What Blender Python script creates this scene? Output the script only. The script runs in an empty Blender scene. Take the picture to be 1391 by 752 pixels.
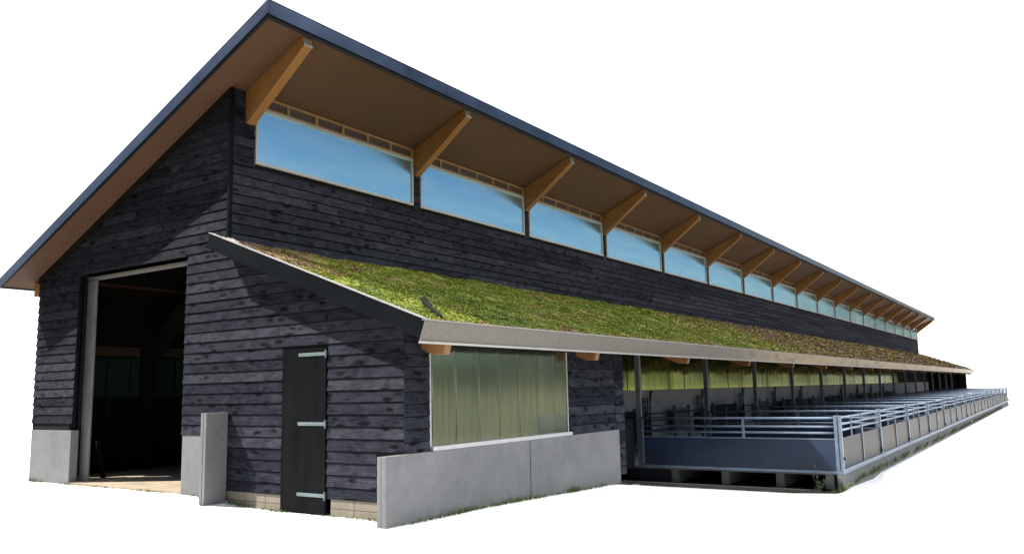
import bpy, bmesh, math, random
from mathutils import Vector, Matrix, noise as mnoise
R = random.Random(7)
rad = math.radians
sc = bpy.context.scene
COL = sc.collection

# ------------------------------------------------------------------ helpers
class MB:
    """collects verts / faces (with uv and a per-face random value) and links them as one mesh object"""
    def __init__(s): s.v=[]; s.f=[]; s.uv=[]; s.rnd=[]; s.sm=[]
    def face(s, pts, uv=None, rnd=0.0, smooth=False):
        i=len(s.v); s.v.extend([tuple(p) for p in pts]); s.f.append(tuple(range(i,i+len(pts))))
        s.uv.append(uv); s.rnd.append(rnd); s.sm.append(smooth)
    def box(s, x0,x1,y0,y1,z0,z1, rnd=0.0):
        P=[(x0,y0,z0),(x1,y0,z0),(x1,y1,z0),(x0,y1,z0),(x0,y0,z1),(x1,y0,z1),(x1,y1,z1),(x0,y1,z1)]
        i=len(s.v); s.v.extend(P)
        for q in ((3,2,1,0),(4,5,6,7),(0,1,5,4),(1,2,6,5),(2,3,7,6),(3,0,4,7)):
            s.f.append(tuple(i+k for k in q)); s.uv.append(None); s.rnd.append(rnd); s.sm.append(False)
    def prism(s, poly, axis, a0, a1, rnd=0.0):
        """poly: 2d points; axis 'y': poly=(x,z) extruded in y ; 'x': poly=(y,z) ; 'z': poly=(x,y)"""
        def mk(p,a):
            return {'y':(p[0],a,p[1]),'x':(a,p[0],p[1]),'z':(p[0],p[1],a)}[axis]
        n=len(poly); i=len(s.v)
        s.v.extend([mk(p,a0) for p in poly]+[mk(p,a1) for p in poly])
        fs=[tuple(i+k for k in range(n))[::-1], tuple(i+n+k for k in range(n))]
        fs+=[(i+k,i+(k+1)%n,i+n+(k+1)%n,i+n+k) for k in range(n)]
        for q in fs: s.f.append(q); s.uv.append(None); s.rnd.append(rnd); s.sm.append(False)
    def tube(s, pts, r, seg=8, rnd=0.0):
        pts=[Vector(p) for p in pts]; rings=[]
        for k,p in enumerate(pts):
            d=(pts[min(k+1,len(pts)-1)]-pts[max(k-1,0)]).normalized()
            a=Vector((0,0,1)) if abs(d.z)<.9 else Vector((1,0,0))
            u=d.cross(a).normalized(); w=d.cross(u)
            rr=r[k] if isinstance(r,(list,tuple)) else r
            i=len(s.v); s.v.extend([tuple(p+u*rr*math.cos(2*math.pi*j/seg)+w*rr*math.sin(2*math.pi*j/seg)) for j in range(seg)])
            rings.append(i)
        for a,b in zip(rings,rings[1:]):
            for j in range(seg):
                s.f.append((a+j,a+(j+1)%seg,b+(j+1)%seg,b+j)); s.uv.append(None); s.rnd.append(rnd); s.sm.append(True)
        for a in (rings[0],rings[-1]):
            s.f.append(tuple(a+j for j in range(seg))); s.uv.append(None); s.rnd.append(rnd); s.sm.append(False)
    def build(s, name, mat, parent=None, bevel=0.0, recalc=True):
        me=bpy.data.meshes.new(name); me.from_pydata(s.v,[],s.f)
        if any(u is not None for u in s.uv):
            l=me.uv_layers.new(name='UVMap'); k=0
            for f,u in zip(s.f,s.uv):
                for j in range(len(f)):
                    l.data[k].uv=u[j] if u else (0,0); k+=1
        at=me.attributes.new('rnd','FLOAT','FACE'); at.data.foreach_set('value',s.rnd)
        me.polygons.foreach_set('use_smooth',s.sm)
        if recalc:
            bm=bmesh.new(); bm.from_mesh(me); bmesh.ops.recalc_face_normals(bm,faces=bm.faces); bm.to_mesh(me); bm.free()
        me.materials.append(mat); me.update()
        o=bpy.data.objects.new(name,me); COL.objects.link(o)
        if parent: o.parent=parent
        if bevel:
            m=o.modifiers.new('edge','BEVEL'); m.width=bevel; m.segments=2; m.limit_method='ANGLE'
        return o

def tag(o,label=None,cat=None,group=None,kind=None):
    if label: o['label']=label
    if cat: o['category']=cat
    if group: o['group']=group
    if kind: o['kind']=kind
    return o
def empty(name,loc=(0,0,0)):
    o=bpy.data.objects.new(name,None); COL.objects.link(o); o.location=loc; o.empty_display_size=.2; return o
def kids(o): return [c for c in COL.objects if c.parent is o]
def copy_tree(o,parent=None):
    c=o.copy(); COL.objects.link(c); c.parent=parent
    for ch in kids(o): copy_tree(ch,c)
    return c

# ------------------------------------------------------------------ materials
class NT:
    def __init__(s,name):
        s.m=bpy.data.materials.new(name); s.m.use_nodes=True; s.t=s.m.node_tree; s.n=s.t.nodes; s.l=s.t.links
        s.b=s.n['Principled BSDF']
    def add(s,k,**kw):
        x=s.n.new(k)
        for a,v in kw.items():
            if a in x.inputs: x.inputs[a].default_value=v
            else: setattr(x,a,v)
        return x
    def link(s,a,b): s.l.new(a,b)
    def ramp(s,src,stops):
        r=s.n.new('ShaderNodeValToRGB'); e=r.color_ramp.elements
        while len(e)<len(stops): e.new(.5)
        for x,(p,c) in zip(e,stops): x.position=p; x.color=(*c,1) if len(c)==3 else c
        s.l.new(src,r.inputs[0]); return r.outputs[0]
    def coord(s,kind='Object',scale=(1,1,1)):
        if kind=='Position':
            g=s.n.new('ShaderNodeNewGeometry'); src=g.outputs['Position']
        else:
            g=s.n.new('ShaderNodeTexCoord'); src=g.outputs[kind]
        mp=s.n.new('ShaderNodeMapping'); mp.inputs['Scale'].default_value=scale
        s.l.new(src,mp.inputs[0]); return mp.outputs[0]
    def noise(s,vec,scale,detail=4,rough=.55,out='Fac',dist=0):
        x=s.n.new('ShaderNodeTexNoise'); x.inputs['Scale'].default_value=scale; x.inputs['Detail'].default_value=detail
        x.inputs['Roughness'].default_value=rough; x.inputs['Distortion'].default_value=dist
        s.l.new(vec,x.inputs['Vector']); return x.outputs[out]
    def math(s,op,a,b=None,clamp=False):
        x=s.n.new('ShaderNodeMath'); x.operation=op; x.use_clamp=clamp
        for k,q in enumerate((a,b)):
            if q is None: continue
            if isinstance(q,(int,float)): x.inputs[k].default_value=q
            else: s.l.new(q,x.inputs[k])
        return x.outputs[0]
    def mix(s,f,a,b,blend='MIX'):
        x=s.n.new('ShaderNodeMix'); x.data_type='RGBA'; x.blend_type=blend
        for k,q in ((0,f),(6,a),(7,b)):
            if isinstance(q,(int,float)): x.inputs[k].default_value=q
            elif isinstance(q,tuple): x.inputs[k].default_value=(*q,1)
            else: s.l.new(q,x.inputs[k])
        return x.outputs[2]
    def attr(s,name='rnd'):
        x=s.n.new('ShaderNodeAttribute'); x.attribute_name=name; return x.outputs['Fac']
    def bump(s,h,strength=.3,dist=.01):
        x=s.n.new('ShaderNodeBump'); x.inputs['Strength'].default_value=strength; x.inputs['Distance'].default_value=dist
        s.l.new(h,x.inputs['Height']); s.l.new(x.outputs[0],s.b.inputs['Normal'])
    def set(s,**kw):
        for k,v in kw.items():
            k=k.replace('_',' ')
            if isinstance(v,(int,float)): s.b.inputs[k].default_value=v
            elif isinstance(v,tuple): s.b.inputs[k].default_value=(*v,1) if len(v)==3 else v
            else: s.l.new(v,s.b.inputs[k])
        return s

def mat_black_wood():
    n=NT('black_stained_timber')
    tc=n.n.new('ShaderNodeTexCoord'); uv=tc.outputs['UV']
    mp=n.n.new('ShaderNodeMapping'); mp.inputs['Scale'].default_value=(1.2,22,1); n.link(uv,mp.inputs[0])
    mp2=n.n.new('ShaderNodeMapping'); mp2.inputs['Scale'].default_value=(2.0,5.2,1); n.link(uv,mp2.inputs[0])
    mp3=n.n.new('ShaderNodeMapping'); mp3.inputs['Scale'].default_value=(1.5,2.2,1); n.link(uv,mp3.inputs[0])
    grain=n.noise(mp.outputs[0],3.2,6,.65,dist=.6)
    blot=n.noise(mp3.outputs[0],2.2,4,.6,dist=1.2)
    v=n.n.new('ShaderNodeTexVoronoi'); v.feature='F1'; v.inputs['Scale'].default_value=1.5; v.inputs['Randomness'].default_value=1
    wob=n.noise(mp2.outputs[0],4,3,.6,'Color')
    va=n.n.new('ShaderNodeVectorMath'); va.operation='MULTIPLY_ADD'; va.inputs[1].default_value=(.42,.42,0)
    n.link(wob,va.inputs[0]); n.link(mp2.outputs[0],va.inputs[2]); n.link(va.outputs[0],v.inputs['Vector'])
    knot=n.ramp(v.outputs['Distance'],[(.17,(1,1,1)),(.37,(0,0,0))])
    vg=n.n.new('ShaderNodeTexVoronoi'); vg.inputs['Scale'].default_value=.9; n.link(va.outputs[0],vg.inputs['Vector'])
    gate=n.ramp(n.noise(mp3.outputs[0],1.1,2,.5),[(.40,(0,0,0)),(.5,(1,1,1))])
    knot=n.math('MULTIPLY',knot,n.math('ADD',n.math('MULTIPLY',gate,.75),.25))
    f=n.math('ADD',n.math('MULTIPLY',grain,.75),n.math('MULTIPLY',blot,.5))
    f=n.math('ADD',f,n.math('MULTIPLY',n.math('SUBTRACT',n.attr(),.5),.2))
    base=n.ramp(f,[(.40,(.0042,.0047,.0072)),(.50,(.0138,.0148,.0218)),(.68,(.028,.0293,.0385)),(.95,(.070,.072,.087))])
    col=n.mix(n.math('MULTIPLY',knot,.92),base,(.004,.004,.005))
    n.set(Base_Color=col,Roughness=.62)
    n.b.inputs['Specular IOR Level'].default_value=.02
    n.bump(n.math('ADD',grain,n.math('MULTIPLY',knot,.4)),.35,.006)
    return n.m
def mat_concrete(name='cast_concrete',c0=(.105,.108,.115),c1=(.175,.176,.18)):
    n=NT(name); p=n.coord('Position')
    a=n.noise(p,1.3,5,.6); b=n.noise(p,14,6,.7)
    ps=n.coord('Position',(2.2,2.2,.5)); st=n.noise(ps,2.0,4,.6)
    col=n.ramp(n.math('ADD',n.math('MULTIPLY',a,.6),n.math('MULTIPLY',b,.4)),[(.3,c0),(.7,c1)])
    col=n.mix(n.math('MULTIPLY',n.ramp(st,[(.52,(0,0,0)),(.72,(1,1,1))]),.16),col,(.09,.088,.085))
    v=n.n.new('ShaderNodeTexVoronoi'); v.inputs['Scale'].default_value=5.5; n.link(p,v.inputs['Vector'])
    pit=n.ramp(v.outputs['Distance'],[(.05,(1,1,1)),(.10,(0,0,0))])
    col=n.mix(n.math('MULTIPLY',pit,.7),col,(.07,.065,.06))
    sz=n.add('ShaderNodeSeparateXYZ'); n.link(p,sz.inputs[0])
    wet=n.math('ADD',sz.outputs[2],n.math('MULTIPLY',n.noise(n.coord('Position',(1,1,.3)),4,5,.65),.6))
    col=n.mix(n.math('MULTIPLY',n.ramp(wet,[(.22,(1,1,1)),(.55,(0,0,0))]),.42),col,(.075,.078,.06))
    n.set(Base_Color=col,Roughness=.82); n.bump(n.math('SUBTRACT',b,pit),.25,.006)
    return n.m
def mat_simple(name,c,rough=.5,metal=0,var=.25,scale=6,bump=.1,spec=.5,stretch=(1,1,1)):
    n=NT(name); p=n.coord('Position',stretch); a=n.noise(p,scale,5,.6)
    lo=tuple(x*(1-var) for x in c); hi=tuple(min(1,x*(1+var)) for x in c)
    n.set(Base_Color=n.ramp(a,[(.3,lo),(.7,hi)]),Metallic=metal)
    n.link(n.math('ADD',n.math('MULTIPLY',a,.25),rough-.12,True),n.b.inputs['Roughness'])
    n.b.inputs['Specular IOR Level'].default_value=spec
    if bump: n.bump(a,bump,.004)
    return n.m
def mat_glulam():
    n=NT('honey_glulam'); p=n.coord('Position',(1.2,9,9)); q=n.coord('Position')
    g=n.noise(p,5,6,.65,dist=.4); b=n.noise(q,1.1,3)
    v=n.n.new('ShaderNodeTexVoronoi'); v.inputs['Scale'].default_value=3.6; n.link(q,v.inputs['Vector'])
    k=n.ramp(v.outputs['Distance'],[(.05,(1,1,1)),(.11,(0,0,0))])
    col=n.ramp(n.math('ADD',n.math('MULTIPLY',g,.6),n.math('MULTIPLY',b,.4)),[(.3,(.20,.082,.022)),(.7,(.36,.165,.05))])
    col=n.mix(n.math('MULTIPLY',k,.7),col,(.07,.03,.012))
    n.set(Base_Color=col,Roughness=.5); n.bump(g,.15,.004); return n.m
def mat_soffit():
    n=NT('brown_board_soffit'); p=n.coord('Position'); a=n.noise(p,38,6,.75); b=n.noise(p,.7,3)
    col=n.ramp(n.math('ADD',n.math('MULTIPLY',a,.6),n.math('MULTIPLY',b,.4)),[(.3,(.064,.028,.0125)),(.7,(.112,.052,.024))])
    n.set(Base_Color=col,Roughness=.75); n.bump(a,.3,.004); return n.m
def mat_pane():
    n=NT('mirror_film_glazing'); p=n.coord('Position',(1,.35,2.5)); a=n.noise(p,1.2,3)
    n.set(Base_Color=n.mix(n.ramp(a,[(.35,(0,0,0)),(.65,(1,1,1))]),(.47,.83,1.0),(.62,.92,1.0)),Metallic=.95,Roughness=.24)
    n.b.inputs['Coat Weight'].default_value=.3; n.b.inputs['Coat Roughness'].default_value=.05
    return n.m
def mat_poly(name,c0,c1,metal,rough):
    n=NT(name); p=n.coord('Position',(1,1,.05)); a=n.noise(p,14,4,.7); b=n.noise(n.coord('Position'),1.1,3)
    n.set(Base_Color=n.mix(n.math('MULTIPLY',n.ramp(a,[(.35,(0,0,0)),(.65,(1,1,1))]),.5),n.ramp(b,[(.3,c0),(.7,c1)]),tuple(x*.5 for x in c0)),Metallic=metal)
    n.link(n.math('ADD',n.math('MULTIPLY',a,.08),rough-.04),n.b.inputs['Roughness']); n.b.inputs['Coat Weight'].default_value=.5; n.b.inputs['Coat Roughness'].default_value=.12
    return n.m
def mat_translucent():
    n=NT('teal_translucent_sheet')
    t=n.add('ShaderNodeBsdfTranslucent'); t.inputs[0].default_value=(.012,.026,.026,1)
    d=n.add('ShaderNodeBsdfDiffuse'); d.inputs[0].default_value=(.05,.08,.08,1)
    mx=n.add('ShaderNodeMixShader'); mx.inputs[0].default_value=.35
    n.link(t.outputs[0],mx.inputs[1]); n.link(d.outputs[0],mx.inputs[2]); n.link(mx.outputs[0],n.n['Material Output'].inputs['Surface'])
    return n.m
def mat_fascia():
    n=NT('grey_sheet_fascia'); p=n.coord('Position',(1,.6,2)); a=n.noise(p,1.8,5,.65,dist=.8); f=n.noise(n.coord('Position'),16,5,.7)
    # warm light on the far half of the gutter board painted as patchy tan
    s=n.add('ShaderNodeSeparateXYZ'); n.link(n.coord('Position'),s.inputs[0])
    far=n.n.new('ShaderNodeMapRange'); far.inputs[1].default_value=10; far.inputs[2].default_value=16; n.link(s.outputs[1],far.inputs[0])
    w=n.math('MULTIPLY',far.outputs[0],n.ramp(a,[(.36,(0,0,0)),(.50,(1,1,1))]))
    base=n.ramp(f,[(.3,(.125,.113,.098)),(.7,(.17,.155,.137))])
    base=n.mix(n.math('MULTIPLY',n.ramp(a,[(.60,(0,0,0)),(.72,(1,1,1))]),.35),base,(.075,.073,.07))
    col=n.mix(w,base,(.36,.27,.16))
    n.set(Base_Color=col,Metallic=.25,Roughness=.45); n.bump(f,.08,.003); return n.m
def mat_galv(name='galvanised_steel',c=(.20,.25,.32),metal=.75,rough=.38):
    n=NT(name); p=n.coord('Position'); v=n.n.new('ShaderNodeTexVoronoi'); v.inputs['Scale'].default_value=30; n.link(p,v.inputs['Vector'])
    a=n.noise(p,3,4)
    f=n.math('ADD',n.math('MULTIPLY',v.outputs['Distance'],.3),n.math('MULTIPLY',a,.7))
    n.set(Base_Color=n.ramp(f,[(.25,tuple(x*.75 for x in c)),(.7,tuple(min(1,x*1.2) for x in c))]),Metallic=metal,Roughness=rough); return n.m
def mat_sedum(name,tuft):
    n=NT(name); p=n.coord('Position'); s=n.add('ShaderNodeSeparateXYZ'); n.link(p,s.inputs[0])
    big=n.noise(p,.55,4,.6); mid=n.noise(p,2.6,5,.65); fine=n.noise(p,22,3,.7)
    far=n.n.new('ShaderNodeMapRange'); far.inputs[1].default_value=13; far.inputs[2].default_value=24; n.link(s.outputs[1],far.inputs[0])
    # dry russet growth along the upper corner by the gable and on the far half
    up=n.n.new('ShaderNodeMapRange'); up.inputs[1].default_value=2.4; up.inputs[2].default_value=0.2; n.link(s.outputs[0],up.inputs[0])
    near=n.n.new('ShaderNodeMapRange'); near.inputs[1].default_value=3.0; near.inputs[2].default_value=.2; n.link(s.outputs[1],near.inputs[0])
    eav=n.n.new('ShaderNodeMapRange'); eav.inputs[1].default_value=4.05; eav.inputs[2].default_value=4.4; n.link(s.outputs[0],eav.inputs[0])
    dry=n.math('ADD',n.math('MULTIPLY',far.outputs[0],.23),n.math('MULTIPLY',n.math('MULTIPLY',up.outputs[0],near.outputs[0]),.34))
    dry=n.math('ADD',dry,n.math('MULTIPLY',eav.outputs[0],.16))
    f=n.math('ADD',n.math('ADD',n.math('MULTIPLY',big,.6),n.math('MULTIPLY',mid,.85)),n.math('SUBTRACT',dry,.19))
    if tuft: f=n.math('ADD',f,n.math('MULTIPLY',n.math('SUBTRACT',n.attr(),.5),.24))
    else: f=n.math('ADD',f,n.math('MULTIPLY',n.math('SUBTRACT',fine,.5),.3))
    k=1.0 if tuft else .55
    col=n.ramp(f,[(.34,(.085*k,.135*k,.018*k)),(.47,(.20*k,.27*k,.032*k)),(.58,(.31*k,.34*k,.045*k)),(.68,(.27*k,.20*k,.075*k)),(.82,(.27*k,.18*k,.115*k)),(1,(.24*k,.18*k,.14*k))])
    n.set(Base_Color=col,Roughness=.7); n.b.inputs['Specular IOR Level'].default_value=.25
    if not tuft: n.bump(fine,.6,.03)
    return n.m
def mat_leaf(name,a,b):
    n=NT(name); n.set(Base_Color=n.ramp(n.attr(),[(0,a),(1,b)]),Roughness=.6); return n.m

M={}
M['wood']=mat_black_wood()
M['backing']=mat_simple('black_backing',(.010,.010,.012),.8,spec=.1,var=.2,bump=0)
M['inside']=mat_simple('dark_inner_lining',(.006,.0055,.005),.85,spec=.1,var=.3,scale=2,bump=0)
M['concrete']=mat_concrete()
M['block']=mat_concrete('pale_buff_block',(.15,.125,.095),(.23,.195,.15))
M['glulam']=mat_glulam(); M['soffit']=mat_soffit()
M['frame']=mat_simple('pale_frame',(.42,.42,.42),.4,var=.08,bump=0)
M['vent_wood']=mat_simple('vent_timber',(.33,.19,.08),.5,var=.2,stretch=(1,.3,1),bump=0)
M['old_wood']=mat_simple('old_timber',(.035,.022,.012),.7,bump=0)
M['mesh']=mat_simple('vent_mesh',(.07,.045,.035),.7,var=.25,scale=60,bump=.2)
M['trim']=mat_simple('black_coated_trim',(.0045,.0055,.0075),.4,metal=0,var=.3,scale=1.4,bump=0,spec=.06)
M['edge']=mat_simple('blue_black_roof_edge',(.05,.07,.115),.30,metal=.75,var=.25,scale=1.1,bump=0)
M['roof']=mat_simple('dark_roof_sheet',(.05,.055,.065),.4,metal=.3,bump=0)
M['fascia']=mat_fascia(); M['lip']=mat_simple('bright_aluminium_lip',(.36,.35,.34),.4,metal=.3,var=.15,bump=0)
M['pane']=mat_pane()
M['poly']=mat_poly('ribbed_clear_sheet',(.20,.25,.215),(.25,.285,.22),.92,.12)
M['polyg']=mat_poly('ribbed_green_sheet',(.36,.44,.075),(.45,.50,.09),.88,.07)
M['teal']=mat_translucent()
M['door']=mat_simple('black_ply_door',(.0055,.006,.007),.5,var=.35,scale=2.2,bump=.05,stretch=(2.5,1,.5),spec=.03)
M['hinge']=mat_galv('zinc_strap',(.13,.17,.175),.3,.55)
M['galv']=mat_galv(); M['sheet']=mat_galv('galvanised_sheet',(.020,.022,.024),0,.38)
M['sheet'].node_tree.nodes['Principled BSDF'].inputs['Specular IOR Level'].default_value=.09; M['sheet'].node_tree.nodes['Principled BSDF'].inputs['Specular Tint'].default_value=(1,.80,.56,1)
M['blue_panel']=mat_simple('slate_blue_panel',(.016,.028,.057),.34,metal=.15,var=.18,scale=1.5,bump=0)
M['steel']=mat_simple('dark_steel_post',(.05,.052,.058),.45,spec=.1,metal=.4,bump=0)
M['steel_lit']=mat_simple('lit_steel_post',(.16,.165,.18),.45,metal=.4,bump=0)  # lighter copy of the steel, with the lit tone put into the colour
M['grey_post']=mat_simple('grey_timber_post',(.17,.165,.16),.7,var=.2,scale=3,stretch=(4,4,.5))
M['render']=mat_simple('greige_inner_wall',(.46,.43,.445),.8,var=.2,scale=2.5,bump=.1)
M['black']=mat_simple('matt_black',(.012,.013,.016),.6,spec=.1,bump=0)
M['greybox']=mat_simple('grey_hatch',(.075,.08,.085),.5,bump=0)
M['floor']=mat_simple('dusty_floor',(.30,.24,.17),.9,var=.25,scale=3)
M['slat']=mat_simple('grey_slatted_floor',(.11,.115,.125),.8,var=.35,scale=3)
M['pit']=mat_simple('dark_pit_floor',(.022,.020,.024),.8,spec=.1,var=.3,scale=4)
M['joist']=mat_concrete('weathered_joist',(.10,.10,.10),(.24,.23,.22))
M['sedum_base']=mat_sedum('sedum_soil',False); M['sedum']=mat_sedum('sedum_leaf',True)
M['stone']=mat_simple('pale_gravel',(.42,.38,.33),.85,var=.4,scale=30)
M['bark']=mat_simple('dark_bark',(.012,.011,.010),.85,spec=.1,var=.5,scale=18,bump=.5)
M['grass']=mat_leaf('grass_blade',(.035,.06,.014),(.13,.17,.05))
M['weed']=mat_leaf('weed_leaf',(.06,.10,.04),(.16,.20,.09))
M['tree']=mat_leaf('tree_leaf',(.020,.040,.012),(.06,.10,.03))
gn=NT('white_view_patch_and_yard'); gp=gn.coord('Position'); gs=gn.add('ShaderNodeSeparateXYZ'); gn.link(gp,gs.inputs[0])
wob=gn.math('MULTIPLY',gn.math('SUBTRACT',gn.noise(gp,.9,4,.6),.5),.5)
def half(a,b,c): return gn.math('ADD',gn.math('ADD',gn.math('MULTIPLY',gs.outputs[0],a),gn.math('MULTIPLY',gs.outputs[1],b)),c)
e1=half(-.41,-.91,-3.45-.35); e2=half(.555,-.832,-4.85-.35)  # white patch shaped to the view; unseen dark yard added to cut bounce light
e=gn.math('ADD',gn.math('MAXIMUM',gn.math('MAXIMUM',e1,e2),half(1,0,-11.5)),wob)
em=gn.n.new('ShaderNodeMapRange'); em.inputs[1].default_value=.1; em.inputs[2].default_value=.5; gn.link(e,em.inputs[0])
yard=gn.ramp(gn.noise(gp,1.6,6,.65),[(.3,(.055,.065,.03)),(.7,(.16,.145,.10))])
gn.set(Base_Color=gn.mix(em.outputs[0],(.72,.72,.72),yard),Roughness=1.0); gn.b.inputs['Specular IOR Level'].default_value=0
M['ground']=gn.m
n=NT('meadow_grass'); a=n.noise(n.coord('Position',(1,.25,1)),.12,5,.6)
n.set(Base_Color=n.ramp(a,[(.35,(.07,.075,.03)),(.5,(.125,.115,.06)),(.65,(.17,.145,.09))]),Roughness=.95); M['meadow']=n.m
n=NT('sandy_path'); a=n.noise(n.coord('Position'),.8,5,.6); n.set(Base_Color=n.ramp(a,[(.3,(.11,.095,.06)),(.7,(.19,.155,.10))]),Roughness=.95); M['path']=n.m

# ------------------------------------------------------------------ dimensions (metres; gable plane y=0, tall wall x=0)
LEN=78.5; NB=19
YK=[.35+4.34*k for k in range(NB)]
soff=lambda x: 6.83+.447*x            # underside of main roof
lean=lambda x: 4.18-.371*x            # top of lean-to deck
PITCH=.1675

# ------------------------------------------------------------------ siding
def siding(mb, org, u, n, u0, u1, z0, z1, holes=(), top=None, bot=None, joint=(2.4,4.4)):
    """lapped boards. org+u*s+z ; n outward. top(s)->z limit of the wall (a sloping roof), holes=[(s0,s1,z0,z1)]"""
    org=Vector(org); u=Vector(u); nn=Vector(n); Z=Vector((0,0,1))
    rows=int(math.ceil((z1-z0)/PITCH))
    for r in range(rows):
        za=z0+r*PITCH; zb=min(za+PITCH-.014,z1)
        if zb-za<.02: continue
        zm=(za+zb)/2
        iv=[(u0,u1)]
        for (a,b,c,d) in holes:
            if c<zm<d:
                new=[]
                for (p,q) in iv:
                    if b<=p or a>=q: new.append((p,q)); continue
                    if a>p: new.append((p,a))
                    if b<q: new.append((b,q))
                iv=new
        for (p,q) in iv:
            s=p; first=R.uniform(.5,1)*joint[1]
            while s<q-.01:
                e=min(q,s+(first if s==p else R.uniform(*joint)))
                if q-e<.5: e=q
                ga=R.uniform(0,.003)+.001
                pa,pb=s+(ga if s>p else 0),e-(ga if e<q else 0)
                s=e
                # clip by sloping top / bottom: find end positions at lower and upper edge
                def clip(z,fn,keep_below):
                    return [t for t in (pa+(pb-pa)*i/240 for i in range(241)) if (fn(t)>=z if keep_below else fn(t)<=z)]
                lo=(pa,pb); hi=(pa,pb)
                if top:
                    A=clip(za,top,True); B=clip(zb,top,True)
                    if not A: continue
                    lo=(A[0],A[-1]); hi=(B[0],B[-1]) if B else ((A[0]+A[-1])/2-.001,(A[0]+A[-1])/2+.001)
                    if not B:
                        k=max((top(A[0]),A[0]),(top(A[-1]),A[-1]))[1]; hi=(k-.001,k+.001)
                    # straight cut along the roof line
                if bot:
                    A=clip(za,bot,False); B=clip(zb,bot,False)
                    if not B: continue
                    hi2=(max(hi[0],B[0]),min(hi[1],B[-1])); hi=hi2
                    lo=(max(lo[0],A[0]),min(lo[1],A[-1])) if A else (hi[0],hi[1])
                ob=.022+R.uniform(-.002,.002); ot=.004
                rv=R.random(); du=R.uniform(0,60); dv=R.uniform(0,40)
                P=lambda t,z,o: org+u*t+Z*z+nn*o
                a0,b0=lo; a1,b1=hi
                w=R.uniform(-.002,.002); w2=R.uniform(-.002,.002)
                qd=[P(a0,za+w,ob),P(b0,za+w2,ob),P(b1,zb,ot),P(a1,zb,ot)]
                mb.face(qd,[(a0+du,dv),(b0+du,dv),(b1+du,dv+PITCH),(a1+du,dv+PITCH)],rv)
                mb.face([P(a0,za+w,0),P(b0,za+w2,0),P(b0,za+w2,ob),P(a0,za+w,ob)],[(du,dv)]*4,0)
                mb.face([P(a0,za+w,0),P(a0,za+w,ob),P(a1,zb,ot),P(a1,zb,0)],[(du,dv)]*4,.2)
                mb.face([P(b0,za+w2,ob),P(b0,za+w2,0),P(b1,zb,0),P(b1,zb,ot)],[(du,dv)]*4,.2)
    return mb

# ------------------------------------------------------------------ the barn
barn=tag(empty('barn'),'long black timber clad barn with raised clerestory roof and green lean-to roof','barn')
DX0,DX1,DZ=-4.5,-1.08,4.06
# gable cladding, boards run along x, outward -y
mb=MB()
gtop=lambda s: soff(s)-.01 if s<0 else lean(s)-.18
siding(mb,(0,0,0),(1,0,0),(0,-1,0),-6.0,3.80,.235-PITCH,6.84,top=gtop,holes=[(DX0,DX1,-1,DZ+.06),(-6.1,DX0,-1,1.15),(DX1,0,-1,1.09),(0,3.9,-1,.23),(1.385,2.345,-1,2.37),(3.30,3.9,-1,.90)])
mb.build('gable_wall',M['wood'],barn,recalc=False)
# solid wall behind the boards
mb=MB()
mb.prism([(-6.0,1.1),(-4.62,1.1),(-4.62,soff(-4.62)),(-6.0,soff(-6.0))],'y',.002,.12)
mb.prism([(-4.618,DZ),(DX1,DZ),(DX1,soff(DX1)),(-4.618,soff(-4.618))],'y',.002,.24)
mb.prism([(DX1,1.08),(-.001,1.08),(-.001,soff(0)),(DX1,soff(DX1))],'y',.002,.24)
mb.prism([(.0,.25),(1.38,.25),(1.38,lean(1.38)-.16),(0,lean(0)-.16)],'y',.002,.24)
mb.prism([(1.38,2.37),(2.34,2.37),(2.34,lean(2.34)-.16),(1.38,lean(1.38)-.16)],'y',.002,.24)
mb.prism([(2.34,.24),(3.80,.24),(3.80,lean(3.8)-.16),(2.34,lean(2.34)-.16)],'y',.002,.24)
mb.build('gable_core',M['backing'],barn)
# inner faces: left wall with translucent strip, rear gable, partition under the tall wall
mb=MB()
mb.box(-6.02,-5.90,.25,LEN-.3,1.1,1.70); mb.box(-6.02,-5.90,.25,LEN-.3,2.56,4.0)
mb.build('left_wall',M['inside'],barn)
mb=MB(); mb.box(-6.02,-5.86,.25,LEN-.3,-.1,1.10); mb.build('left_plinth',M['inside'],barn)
for k in range(5):
    mb=MB(); mb.box(-5.97,-5.955,YK[k]+.05,YK[k]+4.28,1.70,2.56); gl=mb.build('left_glazing',M['teal'],barn)
    for j in range(1,8):
        mb=MB(); mb.box(-5.95,-5.93,YK[k]+j*.54,YK[k]+j*.54+.03,1.70,2.56); mb.build('glazing_bar',M['black'],gl)
    for j in (0,1.08,2.17,3.25):
        mb=MB(); mb.box(-5.92,-5.86,YK[k]+j,YK[k]+j+.09,1.25,1.70); mb.build('stud',M['black'],gl)
mb=MB(); mb.box(-6.02,-5.9,YK[5],LEN-.3,1.70,2.56); mb.build('left_wall_infill',M['inside'],barn)
mb=MB(); mb.box(-5.895,-5.86,.3,20,2.60,2.80); mb.build('wall_plate',M['old_wood'],barn)
for k in range(NB):
    y=YK[k]+1.9
    if y>40: continue
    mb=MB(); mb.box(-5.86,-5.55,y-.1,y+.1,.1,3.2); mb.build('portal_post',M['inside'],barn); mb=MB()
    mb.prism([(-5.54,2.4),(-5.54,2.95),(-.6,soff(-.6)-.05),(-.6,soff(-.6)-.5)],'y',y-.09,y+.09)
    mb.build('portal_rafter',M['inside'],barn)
mb=MB(); siding(mb,(0,LEN,0),(1,0,0),(0,1,0),-6,0,0,6.8,top=gtop); siding(mb,(0,LEN,0),(1,0,0),(0,1,0),0,3.8,0,4.1,top=gtop)
mb.build('rear_gable_wall',M['wood'],barn,recalc=False)
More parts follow.
